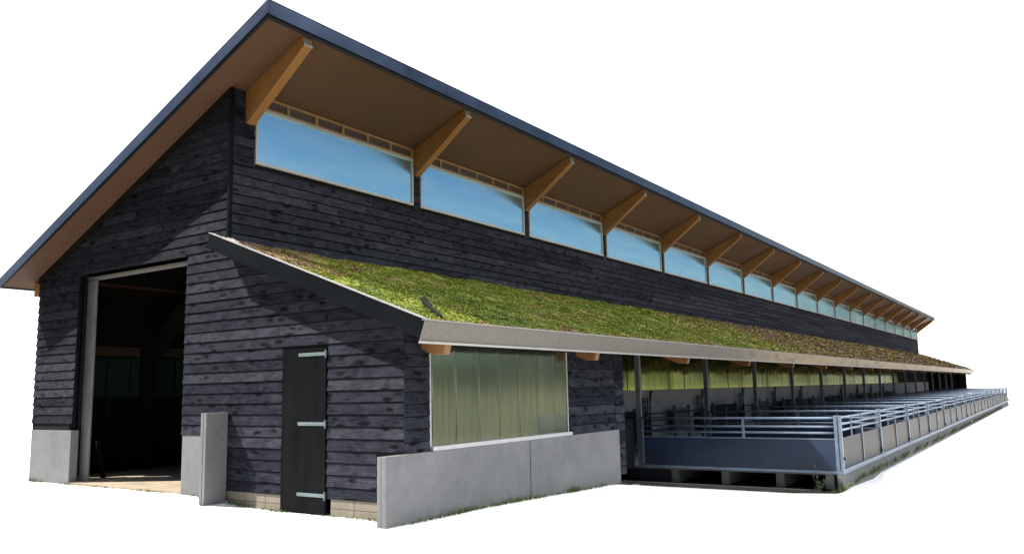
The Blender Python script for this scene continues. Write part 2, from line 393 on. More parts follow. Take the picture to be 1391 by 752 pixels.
mb=MB(); mb.prism([(-6,0),(3.8,0),(3.8,lean(3.8)-.16),(0,lean(0)-.16),(0,soff(0)),(-6,soff(-6))],'y',LEN-.2,LEN-.002); mb.build('rear_gable_core',M['backing'],barn)
mb=MB(); mb.box(-6.0,-.2,.0,LEN-.25,-.2,.15); mb.build('barn_floor',M['floor'],barn)
mb=MB(); mb.prism([(-5.88,soff(-5.88)-.05),(-.18,soff(-.18)-.05),(-.18,soff(-.18)-.004),(-5.88,soff(-5.88)-.004)],'y',.25,LEN-.25); mb.build('ceiling_shade_sheet',M['inside'],barn)  # dark sheet added under the roof to put the inside in shade
# concrete plinths and blocks at the gable foot
mb=MB(); mb.box(-6.0,DX0-.02,-.012,.14,-.3,1.11); mb.build('concrete_plinth',M['concrete'],barn,bevel=.006)
mb=MB(); mb.box(DX1+.03,-.02,-.012,.3,-.3,1.07); mb.build('concrete_plinth',M['concrete'],barn,bevel=.006)
mb=MB()
x=.12
while x<3.78:
    w=min(.46,3.78-x)
    if not (1.36<x+w*.5<2.38):
        mb.box(x+.004,x+w-.004,-.006,.22,-.3,.10); mb.box(x+.004,min(x+w-.004+.0,3.78),-.004,.22,.106,.232)
    x+=w
    if abs(x-1.5)<.23: mb.build('block_footing',M['block'],barn,bevel=.004); mb=MB()
mb.build('block_footing',M['block'],barn,bevel=.004)
# standing concrete fin by the big doorway
f=MB(); f.box(.02,.085,-.43,-.03,-.3,1.44); f.box(.088,.15,-.425,-.03,-.3,1.44); f.build('concrete_fin',M['concrete'],barn,bevel=.007)
# doorway: jamb post, lintel, leaning prop
mb=MB(); mb.box(-4.68,-4.39,.26,.31,-.1,4.0); mb.build('door_post',M['grey_post'],barn,bevel=.008)
mb=MB(); mb.box(-4.68,-.9,.26,.4,4.01,4.09); mb.build('door_lintel',M['grey_post'],barn,bevel=.008)
mb=MB(); mb.prism([(-5.02,.85),(-4.94,.85),(-4.66,.16),(-4.78,.16)],'y',.75,.80); mb.build('leaning_board',M['inside'],barn)
mb=MB(); mb.box(-1.06,-.98,.24,.26,.15,4.0); mb.build('door_jamb',M['black'],barn)
# trim at big doorway and corners
mb=MB(); mb.box(-5.2,-4.685,.20,.255,-.1,DZ-.0); mb.build('doorway_reveal',M['black'],barn)
mb=MB(); mb.box(DX0+.072,DX1-.002,-.034,.255,DZ+.0,DZ+.045); mb.build('doorway_head',M['black'],barn)
mb=MB(); mb.box(-.02,.034,-.036,.03,4.1,soff(0)-.02); mb.build('corner_trim',M['trim'],barn)
# small door
d=MB(); d.box(1.40,2.33,-.030,.02,.02,2.36); door=d.build('door',M['door'],barn,bevel=.004)
for z in (2.27,1.27,.27):
    h=MB(); h.box(1.76,2.335,-.040,-.0305,z-.025,z+.025); h.box(2.318,2.348,-.046,-.030,z-.06,z+.055); h.tube([(2.34,-.045,z-.06),(2.34,-.045,z+.055)],.010)
    h.build('hinge',M['hinge'],door,bevel=.003)

# tall wall (x=0), outward +x
mb=MB()
holes=[(YK[k]+.12,YK[k+1]-.12,5.60,7.0) for k in range(NB-1)]
siding(mb,(0,0,0),(0,1,0),(1,0,0),0.03,LEN,4.02,7.05,holes=holes)
mb.build('tall_wall',M['wood'],barn,recalc=False)
mb=MB(); mb.box(-.16,-.002,.242,LEN-.21,1.6,5.58)
for k in range(NB):
    mb.box(-.16,-.003,max(.243,YK[k]-.10),min(YK[k]+.10,LEN-.21),5.581,soff(0)-.02)
mb.build('tall_wall_core',M['backing'],barn)
# main roof: slab, soffit lining, edges
yv0,yv1=-.56,LEN+.5; xe0,xe1=-6.42,1.55
mb=MB(); mb.prism([(xe0,soff(xe0)+.012),(xe1,soff(xe1)+.012),(xe1,soff(xe1)+.155),(xe0,soff(xe0)+.155)],'y',yv0,yv1); roof=mb.build('main_roof',M['roof'],barn)
mb=MB(); mb.prism([(xe0,soff(xe0)),(xe1,soff(xe1)),(xe1,soff(xe1)+.0115),(xe0,soff(xe0)+.0115)],'y',yv0,yv1); mb.build('soffit',M['soffit'],roof)
for y0,y1 in ((yv0-.03,yv0-.002),(yv1+.002,yv1+.03)):
    mb=MB(); mb.prism([(xe0-.03,soff(xe0)-.03),(xe1+.03,soff(xe1)-.05),(xe1+.03,soff(xe1)+.175),(xe0-.03,soff(xe0)+.165)],'y',y0,y1)
    mb.build('verge_board',M['edge'],barn,bevel=.006)
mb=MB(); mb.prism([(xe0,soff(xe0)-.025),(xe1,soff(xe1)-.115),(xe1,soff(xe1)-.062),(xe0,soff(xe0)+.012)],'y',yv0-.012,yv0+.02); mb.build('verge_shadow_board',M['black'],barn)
s=0; y=yv0
while y<yv1:
    y2=min(y+4.34,yv1); mb=MB(); mb.box(xe1+.002,xe1+.028,y+.002,y2-.002,soff(xe1)-.065,soff(xe1)+.16); mb.box(xe1-.06,xe1+.034,y+.002,y2-.002,soff(xe1)+.161,soff(xe1)+.175)
    mb.build('eaves_fascia',M['edge'],barn,bevel=.004); y=y2
mb=MB(); mb.box(xe1-.03,xe1+.0015,yv0,yv1,soff(xe1)-.12,soff(xe1)-.005); mb.build('eaves_batten',M['black'],barn)
mb=MB(); mb.box(xe0-.028,xe0-.002,yv0,yv1,soff(xe0)-.03,soff(xe0)+.16); mb.build('left_eaves_board',M['edge'],barn)
mb=MB(); mb.box(-6.2,-6.02,-.02,LEN,soff(-6.1)-.32,soff(-6.1)-.05); mb.build('eaves_purlin',M['glulam'],barn)
# rafters
rf=MB(); rf.prism([(.0,6.27),(.0,soff(0)-.002),(1.40,soff(1.40)-.002),(1.44,soff(1.44)-.19),(.05,6.262)],'y',-.085,.085)
raf=rf.build('rafter',M['glulam'],barn,bevel=.006); raf.location=(0,YK[0],0)
c=MB(); c.prism([(1.405,soff(1.405)-.03),(1.416,soff(1.416)-.03),(1.452,soff(1.44)-.19),(1.441,soff(1.44)-.19)],'y',-.088,.088); c.build('end_cap',M['lip'],raf)
for k in range(1,NB):
    r2=copy_tree(raf,barn); r2.location=(0,YK[k],0)
# clerestory windows with vent strip above
w0,w1=.12,4.22
wf=MB()
for (a,b,c_,d_) in ((w0,w1,5.605,5.655),(w0,w1,6.56,6.615),(w0,w0+.045,5.656,6.559),(w1-.045,w1,5.656,6.559)): wf.box(-.02,.046,a,b,c_,d_)
win=wf.build('clerestory_window',M['frame'],barn,bevel=.004)
p=MB(); p.box(-.012,.018,w0+.04,w1-.04,5.65,6.565); p.build('pane',M['pane'],win)
vg=MB()
for (a,b,c_,d_) in ((w0,w1,6.618,6.65),(w0,w1,6.80,6.835)): vg.box(-.02,.040,a,b,c_,d_)
for j in range(7):
    yy=w0+(w1-w0-.05)*j/6; vg.box(-.02,.038,yy,yy+.05,6.651,6.799)
ven=vg.build('vent_frame',M['vent_wood'],barn)
p=MB(); p.box(-.015,.0,w0+.01,w1-.01,6.652,6.798); p.build('vent_mesh',M['mesh'],ven)
win.location=(0,YK[0],0); ven.location=(0,YK[0],0)
for k in range(1,NB-1):
    for o in (win,ven):
        c2=copy_tree(o,barn); c2.location=(0,YK[k],0)

mb=MB(); mb.prism([(-6.0,soff(-6.0)-.13),(-.03,soff(-.03)-.13),(-.03,soff(-.03)-.006),(-6.0,soff(-6.0)-.006)],'y',-.040,-.031); mb.build('gable_trim',M['backing'],barn)
mb=MB(); mb.box(2.86,2.90,6.57,8.85,-.1,.98); mb.build('end_panel',M['black'],barn)
# lean-to: deck, verge boards, gutter fascia, rafter tails
lx1=4.42; lv0,lv1=-.36,LEN+.3
mb=MB(); mb.prism([(.002,lean(0)-.14),(lx1,lean(lx1)-.14),(lx1,lean(lx1)),(.002,lean(0))],'y',lv0,lv1); lr=mb.build('lean_to_deck',M['backing'],barn)
for y0,y1 in ((lv0-.035,lv0-.002),(lv1+.002,lv1+.035)):
    mb=MB(); mb.prism([(.0,lean(0)-.155),(lx1-.03,lean(lx1)-.16),(lx1+.06,lean(lx1)+.065),(.03,lean(0)+.09)],'y',y0,y1); mb.build('lean_to_verge',M['trim'],barn,bevel=.005)
mb=MB(); mb.prism([(.03,lean(0)+.092),(lx1+.06,lean(lx1)+.067),(lx1+.06,lean(lx1)+.077),(.03,lean(0)+.102)],'y',lv0-.045,lv0+.05); mb.build('verge_cap',M['lip'],barn)
js=[lv0-.036,2.97,6.35,9.9]+[9.9+3.4*i for i in range(1,60)]
js=[j for j in js if j<lv1-1]+[lv1+.03]
for a,b in zip(js,js[1:]):
    mb=MB(); mb.prism([(lx1-.035,lean(lx1)-.205),(lx1-.012,lean(lx1)-.205),(lx1+.085,lean(lx1)+.052),(lx1+.062,lean(lx1)+.052)],'y',a+.002,b-.002)
    ff=mb.build('gutter_fascia',M['fascia'],barn)
    mb=MB(); mb.prism([(lx1-.04,lean(lx1)-.235),(lx1+.002,lean(lx1)-.235),(lx1+.012,lean(lx1)-.206),(lx1-.03,lean(lx1)-.206)],'y',a,b)
    mb.prism([(lx1+.02,lean(lx1)+.053),(lx1+.094,lean(lx1)+.053),(lx1+.094,lean(lx1)+.068),(lx1+.02,lean(lx1)+.068)],'y',a,b)
    mb.build('drip_lip',M['lip'],ff)
rt=MB(); rt.prism([(3.0,lean(3.0)-.145),(3.0,lean(3.0)-.46),(4.02,lean(4.02)-.49),(4.20,lean(4.2)-.43),(4.27,lean(4.27)-.145)],'y',-.07,.07)
tail=rt.build('rafter_tail',M['glulam'],barn,bevel=.006); tail.location=(0,.40,0)
for k in range(1,NB):
    t2=copy_tree(tail,barn); t2.location=(0,YK[k]+.04,0)
# sealed underside of the lean-to
# front wall x=3.83 of the closed room
XF=3.80
mb=MB()
siding(mb,(XF,0,0),(0,1,0),(1,0,0),-.02,.50,.87,2.66)
mb.build('corner_boards',M['wood'],barn,recalc=False); mb=MB()
siding(mb,(XF,0,0),(0,1,0),(1,0,0),4.36,6.16,.885,2.66)
siding(mb,(XF,0,0),(0,1,0),(1,0,0),6.18,6.56,.02,2.66)
mb.build('lean_to_wall',M['wood'],barn,recalc=False)
mb=MB(); mb.box(XF-.16,XF-.002,.242,.50,.8,2.62); mb.box(XF-.16,XF-.002,4.36,6.56,-.1,2.62); mb.box(XF-.16,XF+.012,.50,4.36,2.34,2.62); mb.box(XF-.16,XF-.002,.242,6.56,-.1,.885)
mb.box(.0,XF-.16,6.42,6.56,-.1,2.9); mb.build('lean_to_core',M['backing'],barn)
for a,b in ((-.46,2.930),(2.950,6.16)):
    mb=MB(); mb.box(XF+.004,XF+.085,a,b,-.5,.885); o=mb.build('concrete_panel',M['concrete'],barn,bevel=.006)
mb=MB(); mb.box(XF-.07,XF+.0,-.46,-.05,-.4,.88); mb.build('concrete_panel',M['concrete'],barn,bevel=.006)
# ribbed sheet window
wf=MB(); wf.box(XF-.03,XF+.075,.505,4.355,.887,.945); wf.box(XF-.03,XF+.012,4.318,4.340,.946,2.338); wf.box(XF-.03,XF+.02,.505,.53,.946,2.338)
pw=wf.build('ribbed_window',M['frame'],barn,bevel=.004)
def ribbed(y0,y1,z0,z1,x,pitch,amp=0,rib=.012):
    m=MB(); N=max(2,int((y1-y0)/.03)); prev=None
    for i in range(N+1):
        yy=y0+(y1-y0)*i/N; t=(yy-y0)%pitch
        o=rib if t<.035 else amp*math.sin(2*math.pi*(yy-y0)/.14)
        if prev is not None: m.face([(x+prev[1],prev[0],z0),(x+o,yy,z0),(x+o,yy,z1),(x+prev[1],prev[0],z1)])
        prev=(yy,o)
    return m
ribbed(.53,4.315,.946,2.338,XF-.005,.555).build('pane',M['poly'],pw)
# open front: posts, head beam, partition with sheets above
for k in range(2,18):
    mb=MB(); mb.box(2.93,3.03,YK[k]-.05,YK[k]-.042,-.35,2.75); mb.box(2.976,2.984,YK[k]-.041,YK[k]+.041,-.35,2.75); mb.box(2.93,3.03,YK[k]+.042,YK[k]+.05,-.35,2.75)
    mb.box(3.031,3.037,YK[k]-.045,YK[k]+.045,-.35,2.75)
    mb.build('steel_post',M['steel_lit'] ,barn)
mb=MB(); mb.box(2.90,2.975,6.57,LEN-.21,2.76,2.96); mb.build('head_beam',M['black'],barn)
XP=.62
mb=MB(); mb.box(XP-.14,XP,6.57,LEN-.21,-.1,1.56); mb.box(XP-.14,XP+.06,6.57,LEN-.21,1.561,1.60); mb.build('partition_wall',M['render'],barn)
for k in range(1,14):
    a=max(6.6,YK[k]+.02); b=YK[k+1]-.02
    ribbed(a,b,1.605,3.75,XP-.02,.48,0,.012).build('green_ribbed_sheet',M['polyg'],barn)
mb=MB(); siding(mb,(XP-.03,0,0),(0,1,0),(1,0,0),YK[14],LEN-.25,1.605,3.75); mb.build('partition_boards',M['wood'],barn,recalc=False)
mb=MB(); mb.box(3.0,3.2,LEN-.2,LEN-.1,-.2,2.8); mb.build('end_stud',M['black'],barn)

# ------------------------------------------------------------------ green roof
sed=MB()
x0,x1,y0,y1=.10,lx1+.03,lv0+.05,lv1-.02
def rz(x,y): return lean(x)+.03+.045*(.5+mnoise.noise(Vector((x*1.6,y*1.6,3))))*min(1,max(0,(y-y0)/.35+.1))*min(1,(x1-x)/.25+.1)
ys=[y0]; 
while ys[-1]<y1: ys.append(min(y1,ys[-1]+(.12 if ys[-1]<14 else .3 if ys[-1]<35 else .8)))
xs=[x0+(x1-x0)*i/36 for i in range(37)]
base=len(sed.v)
for yy in ys:
    for xx in xs: sed.v.append((xx,yy,rz(xx,yy)))
nx=len(xs)
for j in range(len(ys)-1):
    for i in range(nx-1):
        a=j*nx+i; sed.f.append((a,a+1,a+nx+1,a+nx)); sed.uv.append(None); sed.rnd.append(.5); sed.sm.append(True)
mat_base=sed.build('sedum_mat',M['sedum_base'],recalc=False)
tag(mat_base,'mossy green and russet sedum mat covering the lean-to roof','green roof',kind='stuff')
lf=MB()
def tuft(x,y,s):
    z=rz(x,y)-.01; rv=R.random()
    h=.5+.5*mnoise.noise(Vector((x*3,y*3,7)))
    for q in range(5):
        a=R.uniform(0,6.283); t=R.uniform(.15,1.0); L_=s*R.uniform(.5,.9)*(.7+.6*h); w=L_*R.uniform(.65,.95)
        d=Vector((math.cos(a)*math.cos(t),math.sin(a)*math.cos(t),math.sin(t))); sd=Vector((-math.sin(a),math.cos(a),0))
        p=Vector((x+R.uniform(-s,s)*.6,y+R.uniform(-s,s)*.6,z))
        lf.face([p-sd*w*.25,p+sd*w*.25,p+d*L_*.6+sd*w*.5,p+d*L_,p+d*L_*.6-sd*w*.5],None,min(1,max(0,rv+R.uniform(-.25,.25))))
for (ya,yb,dens,s) in ((y0,6,1300,.032),(6,14,700,.042),(14,26,220,.062),(26,45,60,.11),(45,y1,22,.17)):
    nn=int((yb-ya)*(x1-x0)*dens)
    for _ in range(nn):
        x=R.uniform(x0+.02,x1-.04); y=R.uniform(ya,yb)
        bare=mnoise.noise(Vector((x*2.2,y*2.2,11)))
        if bare>.45 and R.random()<.7: continue
        if y<y0+.22 and R.random()<.75: continue
        if x>x1-.13 and R.random()<.6: continue
        tuft(x,y,s)
lo=lf.build('sedum_leaves',M['sedum'],mat_base,recalc=False); lo['kind']='stuff'
gv=MB()
def pebble(x,y,z,s,m=None):
    m=m or gv
    c=Vector((x,y,z)); pts=[]
    for d in ((1,0,0),(-1,0,0),(0,1,0),(0,-1,0),(0,0,1),(0,0,-1)): pts.append(c+Vector(d)*s*R.uniform(.6,1.2))
    for f in ((0,2,4),(2,1,4),(1,3,4),(3,0,4)): m.face([pts[i] for i in f],None,R.random(),True)
for _ in range(1500):
    x=R.uniform(.05,x1-.02); y=y0+abs(R.gauss(0,.10)); pebble(x,y,lean(x)+.045,R.uniform(.008,.022))
for _ in range(2600):
    y=R.uniform(y0,16); x=x1-abs(R.gauss(0,.05)); pebble(x,y,lean(x)+.04,R.uniform(.008,.02))
for _ in range(260):
    x=R.uniform(.05,.30); y=R.uniform(y0,-.02); pebble(x,y,lean(x)+.06,R.uniform(.015,.04))
g=gv.build('gravel',M['stone'],recalc=False); tag(g,'pale gravel strip along the edges of the green roof','gravel',kind='stuff')
lg=MB(); pts=[]; rr_=[]
for q in range(15):
    t=q/14; x=3.50+.72*t; y=.76-.50*t+R.uniform(-.012,.012); pts.append((x,y,lean(x)+.125-.05*t+R.uniform(-.01,.01))); rr_.append((.05-.025*t)*R.uniform(.65,1.2)*(.5 if q==0 else 1))
lg.tube(pts,rr_,9)
lg.tube([(3.40,.86,lean(3.4)+.12),(3.45,.82,lean(3.45)+.14),(3.50,.78,lean(3.5)+.12)],[.02,.045,.03],7)
b=lg.build('wood_piece',M['bark']); tag(b,'dark weathered wood piece lying on the near corner of green roof','wood piece')

# ------------------------------------------------------------------ pens
PX=7.33; P0=8.95; PP=4.345; NP=14
def cross_fence():
    t=empty('cross_fence')
    a,b=3.06,PX-.02
    for z in (1.00,.83,.705):
        m=MB(); m.tube([(a,0,z),(b,0,z)],.021,8); m.build('rail',M['galv'],t)
    m=MB(); m.box(a,b,-.012,.012,-.03,.575); m.build('panel',M['blue_panel'],t,bevel=.003)
    m=MB(); m.box(a-.02,b+.03,-.035,.035,-.085,-.032); m.build('bottom_rail',M['galv'],t,bevel=.004)
    m=MB(); m.box(a,b,-.018,.018,.576,.597); m.build('panel_cap',M['galv'],t)
    for x in (a+.03,5.42,b-.03):
        m=MB(); m.box(x-.028,x+.028,-.05,-.024,.60 if x==5.42 else -.004,1.03 if x>7 else .98); m.build('upright',M['galv'],t,bevel=.003)
    return t
def side_fence():
    t=empty('side_fence')
    a,b=.06,PP-.06
    for z in (1.00,.87,.75):
        m=MB(); m.tube([(0,a,z),(0,b,z)],.021,8); m.build('rail',M['galv'],t)
    m=MB(); m.tube([(0,a,.99),(0,a-.035,.94),(0,a-.04,.6)],.02,8); m.build('rail_bend',M['galv'],t)
    for c,d in ((a,PP/2-.02),(PP/2+.02,b)):
        m=MB(); m.box(-.008,.008,c,d,.0,.60); m.build('panel',M['sheet'],t,bevel=.003)
    m=MB(); m.box(-.04,.045,a-.06,b+.06,-.10,-.004); m.build('bottom_rail',M['galv'],t,bevel=.005)
    m=MB(); m.box(.009,.032,PP/2-.02,PP/2+.02,.0,1.03); m.build('upright',M['galv'],t,bevel=.003)
    m=MB(); m.box(.009,.032,PP/4-.015,PP/4+.015,.60,1.0); m.build('upright',M['galv'],t,bevel=.003)
    m=MB(); m.box(-.045,.045,b+.004,b+.085,-.10,1.05); m.build('post',M['galv'],t,bevel=.006)
    m=MB(); m.box(.02,.05,b-.05,b-.01,.05,.12); m.box(.02,.05,a+.02,a+.05,.05,.10); m.build('latch',M['black'],t)
    return t
ORD=['first','second','third','fourth','fifth','sixth','seventh','eighth','ninth','tenth','eleventh','twelfth','thirteenth','fourteenth','fifteenth']
cf=cross_fence(); sf=side_fence()
for k in range(NP+1):
    o=cf if k==0 else copy_tree(cf)
    o.location=(0,P0+PP*k,0)
    tag(o,'end fence of the pens with slate blue panel and exposed joists under it' if k==0 else
        ('%s railed divider with blue panel counted from the exposed joists'%ORD[k-1]),'pen fence','cross fences between the pens')
for k in range(NP):
    o=sf if k==0 else copy_tree(sf)
    o.location=(PX,P0+PP*k,0)
    tag(o,'outer galvanised pen fence bay beside the weed at the pen corner' if k==0 else
        '%s outer galvanised fence bay counted from the weed at the corner'%ORD[k],'pen fence','outer fence bays of the pens')
cp=empty('corner_post',(PX,P0,0)); tag(cp,'twin galvanised tube post at the near outer corner of the pens','post')
m=MB(); m.box(-.075,-.012,-.04,.04,-.10,1.05); m.build('tube',M['galv'],cp,bevel=.007)
m=MB(); m.box(.0,.06,-.035,.045,-.10,1.05); m.build('tube',M['galv'],cp,bevel=.007)
m=MB(); m.box(.061,.085,-.01,.03,.18,.24); m.build('latch',M['black'],cp)
# raised slatted floor, pit and kerbs
pl=empty('pen_platform',(0,P0,0)); tag(pl,'raised slatted pen floor on joists over a dark pit','pen floor')
m=MB(); m.box(.63,PX-.05,-.0,LEN-P0-.3,-.118,-.078); m.build('slatted_deck',M['slat'],pl)
for x in (3.72,4.86,6.02,7.0):
    m=MB(); m.prism([(-.02,-.122),(.16,-.385),(13,-.385),(13,-.122)],'x',x,x+.15) if False else m.box(x,x+.17,.03,14,-.40,-.122); m.build('joist',M['joist'],pl,bevel=.012)
m=MB(); m.box(2.72,3.72,.0,.04,-.40,-.12); m.build('end_board',M['black'],pl)
m=MB(); m.box(2.6,PX-.08,-.1,14,-.46,-.435); m.build('pit_floor',M['pit'],pl)
m=MB(); m.box(2.6,PX-.1,14.0,14.1,-.46,-.12); m.build('pit_back',M['black'],pl)
m=MB(); m.box(2.55,6.95,-.34,-.18,-.6,-.385); m.build('front_kerb',M['joist'],pl,bevel=.01)
m=MB(); m.box(PX-.08,PX+.03,-.05,LEN-P0-8.6,-.6,-.105); m.build('side_kerb',M['concrete'],pl,bevel=.008)
# door hatch things under the lean-to
def rack():
    t=empty('slatted_gate')
    m=MB()
    for j in range(4): m.box(-.015,.015,j*.17,j*.17+.035,0,1.28)
    m.build('upright',M['steel'],t)
    m=MB(); m.box(-.03,-.016,.0,.545,.10,.72); m.build('kick_panel',M['black'],t)
    m=MB()
    for z in (.8,.98,1.16): m.box(.016,.03,0,.545,z,z+.03)
    m.build('crossbar',M['steel'],t); return t
def hatch(w):
    t=empty('feed_hatch')
    m=MB(); m.box(-.03,.03,0,w,.25,1.02); m.build('board',M['greybox'] if w<1.5 else M['black'],t,bevel=.01)
    m=MB(); m.box(-.05,.05,-.06,-.01,0,1.1); m.build('upright',M['galv'],t); m=MB(); m.box(-.05,.05,w+.01,w+.06,0,1.1); m.build('upright',M['galv'],t)
    m=MB(); m.box(.031,.05,w*.48,w*.52,.3,.98); m.build('handle',M['galv'],t); return t
def inner_fence():
    t=empty('inner_fence')
    for z in (.92,.72,.45):
        m=MB(); m.tube([(0,.05,z),(0,PP-.05,z)],.02,6); m.build('rail',M['steel'],t)
    m=MB(); m.box(-.03,.03,-.03,.03,-.1,1.0); m.build('post',M['steel'],t); return t
ra=rack(); ha=hatch(1.1); hb=hatch(2.3); inf=inner_fence()
for k in range(11):
    y=YK[k+2]
    o=ra if k==0 else copy_tree(ra); o.location=(.78,y+.75 if k else y+4.9,0) if False else (.78,y+.6,.1)
    tag(o,'dark slatted gate against the inner wall beside the %s steel post'%ORD[k],'gate','slatted gates along the inner wall')
    o=inf if k==0 else copy_tree(inf); o.location=(1.15,y,0)
    tag(o,'dark low rail fence inside the lean-to after the %s steel post'%ORD[k],'fence','inner rail fences')
    if k%2==1: src=ha
    else: src=hb
    o=src if k<2 else copy_tree(src); o.location=(.95,y+(2.6 if src is ha else 1.7),0)
    tag(o,('grey upright hatch board' if src is ha else 'wide black double hatch')+' under the green sheets after the %s post'%ORD[k],'hatch','feed hatches under the green sheets')
def hook():
    t=empty('wall_bracket'); m=MB(); m.box(0,.05,-.03,.03,-.24,0); m.build('plate',M['black'],t); m=MB(); m.box(.0,.12,-.02,.02,-.02,.02); m.build('arm',M['black'],t); return t
hk=hook()
for k in range(11):
    o=hk if k==0 else copy_tree(hk); o.location=(XP+.061,YK[k+2]+1.35,1.55)
    tag(o,'small black bracket below the green sheets past the %s post'%ORD[k],'bracket','black brackets on the inner wall')

# ------------------------------------------------------------------ ground
def lerp(t,a,b): t=min(1,max(0,t)); t=t*t*(3-2*t); return a+(b-a)*t
def gz(x,y):
    h=lerp((x+1)/2.2,.12,.0)
    h+=lerp((y-1)/5,0,-.10)*lerp((x-2)/1.5,0,1)
    h+=lerp((y-5.8)/1.6,0,-.36)*lerp((x-2)/1.0,0,1)*lerp((x-7.25)/.3,1,lerp((y-9.0)/1.4,.55,.20))
    return h
gm=MB(); gx=[-900,-200,-60,-20]+[-12+.6*i for i in range(46)]+[18,25,60,200,900]; gy=[-900,-200,-60,-20]+[-10+.6*i for i in range(60)]+[30,40,60,90,200,900]
for yy in gy:
    for xx in gx:
        inside=(-6<xx<3.0 and .3<yy<78)
        gm.v.append((xx,yy,gz(xx,yy)-(.45 if inside else 0)-(.25 if (2.4<xx<7.2 and 9.3<yy<69) else 0)))
n1=len(gx)
for j in range(len(gy)-1):
    for i in range(n1-1):
        a=j*n1+i; gm.f.append((a,a+1,a+n1+1,a+n1)); gm.uv.append(None); gm.rnd.append(.5); gm.sm.append(True)
tag(gm.build('ground',M['ground'],recalc=False),'plain white ground around the barn','ground',kind='structure')
fm=MB(); fm.face([(11.6,-25,-.16),(17,-25,-.16),(17,160,-.16),(11.6,160,-.16)]); tag(fm.build('path',M['path'],recalc=False),'sandy farm track beside the pens','path',kind='structure')
fm=MB()
fxs=[17,30,60,100,160,240]; fys=[-90,-25,20,60,110,160,230,320]
fh=lambda x,y: -.12+max(0,(x-17))*.006+max(0,y-60)*.004
for a,b in zip(fxs,fxs[1:]):
    for c,d in zip(fys,fys[1:]): fm.face([(a,c,fh(a,c)),(b,c,fh(b,c)),(b,d,fh(b,d)),(a,d,fh(a,d))],None,.5,True)
tag(fm.build('meadow',M['meadow'],recalc=False),'dry yellow green meadow beyond the farm track','meadow',kind='structure')
tm=MB()
for i in range(70):
    if i<40: x=16+R.uniform(-2,2)+i*4.2; y=200+R.uniform(-10,10)-i*1.1
    else: x=190+R.uniform(-10,10); y=180-(i-40)*7+R.uniform(-3,3)
    H=R.uniform(17,24) if i<16 else R.uniform(11,15) if i<24 else R.uniform(7,12); b0=Vector((x,y,fh(x,y)))
    tm.tube([b0,b0+Vector((0,0,H*.5))],.25,5,rnd=0)
    for q in range(900 if i<24 else 300):
        d=Vector((R.gauss(0,1),R.gauss(0,1),R.gauss(0,1))).normalized()*R.uniform(.5,1)
        c=b0+Vector((d.x*d.x*min(H,10)*.42,d.y*min(H,10)*.42,H*.55+d.z*H*.45)); s=R.uniform(.5,1.1)
        u=Vector((R.gauss(0,1),R.gauss(0,1),R.gauss(0,1))).normalized(); w=u.orthogonal().normalized()
        tm.face([c-u*s-w*s*.5,c+u*s-w*s*.5,c+u*s*.6+w*s*.7,c-u*s*.6+w*s*.7],None,R.random())
tag(tm.build('treeline',M['tree'],recalc=False),'dark green belt of trees beyond the meadow','trees',kind='stuff')
# grass fringe at the foot of the walls
gr=MB()
def blade(x,y,z,h):
    a=R.uniform(0,6.28); l=R.uniform(.1,.6)*h; w=.004+.004*R.random(); d=Vector((math.cos(a),math.sin(a),0)); s=Vector((-d.y,d.x,0))
    p=Vector((x,y,z-.01)); r=R.random()
    gr.face([p-s*w,p+s*w,p+s*w*.7+d*l*.4+Vector((0,0,h*.6)),p-s*w*.7+d*l*.4+Vector((0,0,h*.6))],None,r)
    q=p+d*l*.4+Vector((0,0,h*.6)); gr.face([q-s*w*.7,q+s*w*.7,p+d*l+Vector((0,0,h))],None,r)
def fringe(p,q,n,h,spread):
    for _ in range(n):
        t=R.random(); x=p[0]+(q[0]-p[0])*t+R.gauss(0,spread); y=p[1]+(q[1]-p[1])*t+R.gauss(0,spread)
        c=.5+.9*mnoise.noise(Vector((x*1.3,y*1.3,5)))
        if R.random()>c: continue
        blade(x,y,gz(x,y),h*R.uniform(.4,1.2)*(.4+c))
fringe((-6,-.06),(-.3,-.06),900,.05,.025); fringe((.2,-.06),(3.7,-.06),900,.05,.02)
fringe((.1,-.48),(.1,-.1),120,.06,.03)
fringe((3.93,-.5),(3.93,6.2),2600,.075,.025); fringe((3.2,8.5),(7.2,8.55),1300,.08,.03); fringe((7.42,8.8),(7.42,60),5200,.10,.04)
fringe((7.0,8.6),(7.45,8.9),260,.14,.05)
tag(gr.build('grass',M['grass'],recalc=False),'thin grass growing along the foot of the walls and kerbs','grass',kind='stuff')
# weed at pen corner
wd=empty('weed',(6.93,8.58,-.45)); wd.scale=(.95,.95,1); tag(wd,'tall leafy green weed growing at the pen corner','weed')
st=MB(); lv=MB()
for s in range(5):
    a=R.uniform(0,6.28); tl=R.uniform(.05,.35); h=R.uniform(.3,.7) if s else .95
    prev=Vector((R.uniform(-.12,.12),R.uniform(-.08,.08),0)); pts=[prev]
    for i in range(1,7):
        pts.append(pts[0]+Vector((math.cos(a)*tl*(i/6)**1.5,math.sin(a)*tl*(i/6)**1.5,h*.62*i/6)))
    st.tube(pts,[.008,.007,.006,.005,.004,.003,.002],5,rnd=.3)
    for i in range(2,7):
        for q in range(5):
            b=pts[i]; an=R.uniform(0,6.28); L_=R.uniform(.05,.11)*(1.2-.1*i); d=Vector((math.cos(an),math.sin(an),R.uniform(.1,.9))).normalized(); sd=Vector((-math.sin(an),math.cos(an),0))*L_*.22
            lv.face([b,b+d*L_*.5+sd,b+d*L_,b+d*L_*.5-sd],None,R.random())
st.build('stem',M['weed'],wd); lv.build('foliage',M['weed'],wd,recalc=False)

